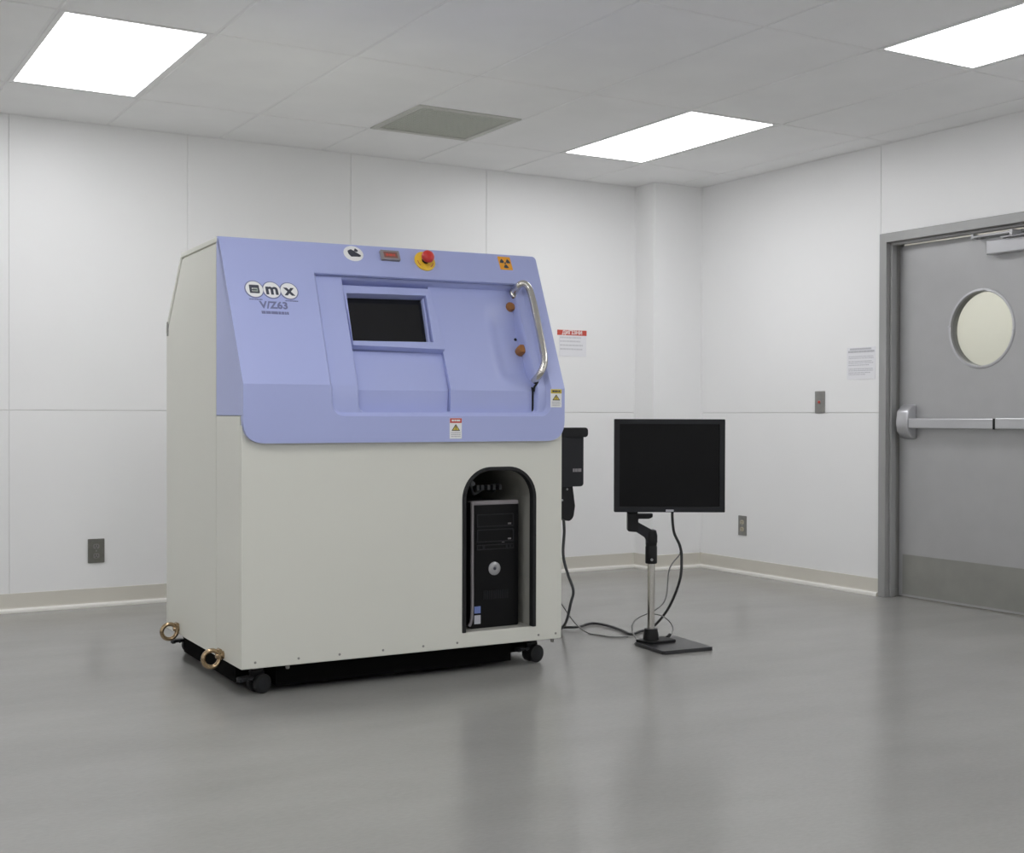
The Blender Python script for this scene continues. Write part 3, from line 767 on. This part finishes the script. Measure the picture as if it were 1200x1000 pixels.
# ------------------------------------------------------------------ monitor on a pole stand
mo = empty('computer_monitor', (3.42, 4.50, 0), -.536)
tag(mo, 'black flat screen monitor on a short steel pole stand with a square floor plate', 'monitor')
inv = mo.matrix_basis.inverted()
if True:
    R = Matrix.Rotation(-.536, 4, 'Z'); Tm = Matrix.Translation((3.42, 4.50, 0)); inv = (Tm @ R).inverted()
def LW(x, y, z): return inv @ Vector((x, y, z))
plate_w = [(3.338, 4.548), (3.309, 4.299), (3.566, 4.276), (3.597, 4.592)]
bm = B(); 
def pp(p, q, t): return LW(p, q, t)
bp_ = obj('base_plate', add_prism(B(), round_poly(plate_w, [.012]*4, 3), pp, 0, .016), M['gloss'], mo, bevel=.003)
fl = [(3.340, 4.545), (3.365, 4.455), (3.500, 4.450), (3.505, 4.560)]
obj('base_flange', add_prism(B(), round_poly(fl, [.012]*4, 3), pp, .016, .027), M['black'], bp_, bevel=.003)
PX = -.020
def lz(prof, m, name, par, seg=24): return obj(name, add_lathe(B(), prof, lambda x, y, h: V3(PX+x, y, h), seg), m, par, smooth=35)
lz([(.036, .026), (.034, .050), (.029, .075), (.024, .076)], M['black'], 'pole_socket', bp_)
po = lz([(.0165, .07), (.0165, .40)], M['chrome'], 'pole', mo)
cs = lz([(.0245, .366), (.0265, .370), (.0265, .440), (.0245, .444), (.0245, .447), (.0255, .450), (.0255, .500), (.022, .513), (.012, .517)], M['black'], 'pole_clamp', mo)
obj('clamp_screw', add_lathe(B(), [(.006, .024), (.006, .030)], lambda x, y, h: V3(PX+x, -h, .385+y), 12), M['silver'], cs)
arm = [(-.0165, .517), (.004, .498), (.004, .455), (-.044, .455), (-.048, .478), (-.105, .520), (-.095, .552), (-.035, .520)]
arm = round_poly([(-.122, .528), (-.090, .555), (-.022, .518), (.005, .502), (.005, .460), (-.043, .460), (-.046, .480)], [.004, .01, .012, .012, 0, 0, .012], 4)
ar = obj('arm', add_prism(B(), arm, lambda p, q, t: V3(p, t, q), -.020, .022), M['bezel'], mo, bevel=.006)
bm = sheet(round_poly([(-.127, .510), (-.080, .506), (-.080, .566), (-.030, .566), (-.016, .574), (-.016, .588), (-.127, .588)], [.008, .008, .006, .01, .004, .0, .0], 4), [], -.022, .030, lambda p, q, h: V3(p, h, q))
add_box(bm, -.127, -.080, .004, .030, .58, .74); add_box(bm, -.06, .16, .004, .016, .66, .90)
add_box(bm, -.127, -.05, .004, .016, .66, .74)
obj('mount_bracket', bm, M['black'], mo, bevel=.003)
mx0, mx1, mz0, mz1 = -.191, .296, .599, 1.009
bm = sheet(rrect(mx0, mx1, mz0, mz1, .004, 3), [rrect(mx0+.023, mx1-.023, mz0+.024, mz1-.022)], -.070, -.038, lambda p, q, h: V3(p, h, q))
sh = obj('screen_bezel', bm, M['bezel'], mo, bevel=.003)
obj('screen', box(mx0+.020, mx1-.020, -.064, -.055, mz0+.02, mz1-.02), M['panelblack'], sh)
bm = B(); add_box(bm, mx0+.004, mx1-.004, -.055, -.025, mz0+.004, mz1-.004); add_box(bm, mx0+.08, mx1-.08, -.025, .004, mz0+.06, mz1-.06)
obj('back_cover', bm, M['black'], sh, bevel=.008)
obj('badge', box(.036, .070, -.0715, -.069, mz0+.003, mz0+.012), M['stickergrey'], sh)

# ------------------------------------------------------------------ cables
def cable(pts, r, m, label, name='cable', n=10):
    o = obj(name, add_tube(B(), spline(pts, n), r, 10), m, smooth=60)
    return tag(o, label, 'cable')
cable([(2.845, 4.90, .66), (2.95, 4.80, .665), (3.04, 4.764, .645), (3.089, 4.762, .598), (3.104, 4.761, .513), (3.099, 4.761, .398), (3.122, 4.761, .312), (3.154, 4.761, .233), (3.150, 4.775, .175),
       (3.165, 4.83, .09), (3.225, 4.955, .034), (3.25, 5.04, .010), (3.18, 5.15, .0075), (3.02, 5.22, .0075), (2.7, 5.6, .0075)], .0066, M['cable'],
      'dark grey cable hanging down beside the machine below the black box')
ck_ = cable([(3.466, 4.437, .615), (3.475, 4.452, .575), (3.515, 4.490, .50), (3.545, 4.486, .439), (3.551, 4.481, .381), (3.546, 4.487, .285), (3.568, 4.587, .155), (3.585, 4.70, .060), (3.600, 4.80, .012), (3.545, 4.79, .0075),
       (3.469, 4.747, .0075), (3.485, 4.83, .0075), (3.503, 4.917, .0075), (3.512, 5.02, .0075), (3.491, 5.094, .0075), (3.427, 5.074, .0075), (3.365, 5.02, .012), (3.315, 5.02, .013), (3.27, 5.10, .0075), (3.1, 5.30, .0075), (2.9, 5.55, .0075)], .0062, M['cableblack'],
      'black monitor cable running from the screen down across the floor to the machine')
cable([(3.17, 4.99, .17), (3.21, 4.962, .150), (3.262, 4.96, .083), (3.30, 4.94, .032), (3.323, 4.884, .005), (3.340, 4.82, .0045), (3.357, 4.76, .0045), (3.395, 4.735, .0045), (3.43, 4.722, .0045)], .0036, M['cablegrey'],
      'thin grey cable lying on the floor between machine and monitor stand')
cable([(3.552, 4.492, .41), (3.600, 4.562, .385), (3.565, 4.588, .32), (3.553, 4.596, .194), (3.515, 4.615, .140), (3.440, 4.655, .100), (3.415, 4.665, .070), (3.425, 4.68, .035), (3.40, 4.62, .018), (3.37, 4.57, .010), (3.345, 4.555, .0055)], .0032, M['cablegrey'],
      'thin grey cable looping behind the monitor pole')
e = empty('loose_cable', (3.52, 4.535, .016)); tag(e, 'short loose cable with a black plug ending on the monitor stand plate', 'cable')
obj('cord', add_tube(B(), spline([Vector(p)-Vector((3.52, 4.535, .016)) for p in ((3.47, 4.60, .125), (3.53, 4.60, .110), (3.566, 4.588, .083), (3.576, 4.575, .055), (3.555, 4.555, .036), (3.530, 4.540, .030))], 8), .003, 8), M['cablegrey'], e, smooth=60)
obj('plug', add_tube(B(), [(.012, .006, .016), (-.002, -.002, .010), (-.016, -.010, .0075)], .0075, 10), M['black'], e, smooth=50)

# ------------------------------------------------------------------ world, camera, view
w = bpy.data.worlds.new('world'); SC.world = w; w.use_nodes = True
w.node_tree.nodes['Background'].inputs['Color'].default_value = (.05, .05, .05, 1)
cam = bpy.data.cameras.new('camera'); co = bpy.data.objects.new('camera', cam); COL.objects.link(co)
F, YAW, PITCH, ROLL, CZ_ = 1478.63, .53612, -.0090015, .0025964, 1.02470
cam.sensor_fit = 'HORIZONTAL'; cam.sensor_width = 36; cam.lens = F*36/1200; cam.clip_start = .05
f = Vector((math.sin(YAW)*math.cos(PITCH), math.cos(YAW)*math.cos(PITCH), math.sin(PITCH)))
r = Vector((math.cos(YAW), -math.sin(YAW), 0)); u = r.cross(f)
r2 = math.cos(ROLL)*r+math.sin(ROLL)*u; u2 = math.cos(ROLL)*u-math.sin(ROLL)*r
co.matrix_world = Matrix(((r2.x, u2.x, -f.x, 0), (r2.y, u2.y, -f.y, 0), (r2.z, u2.z, -f.z, CZ_), (0, 0, 0, 1)))
SC.camera = co
SC.view_settings.view_transform = 'Standard'; SC.view_settings.look = 'None'
SC.view_settings.gamma = 1; SC.view_settings.use_curve_mapping = False
SC.view_settings.exposure = -0.1
SC.cycles.use_denoising = True
SC.cycles.max_bounces = 14; SC.cycles.diffuse_bounces = 8
SC.cycles.sample_clamp_indirect = 8
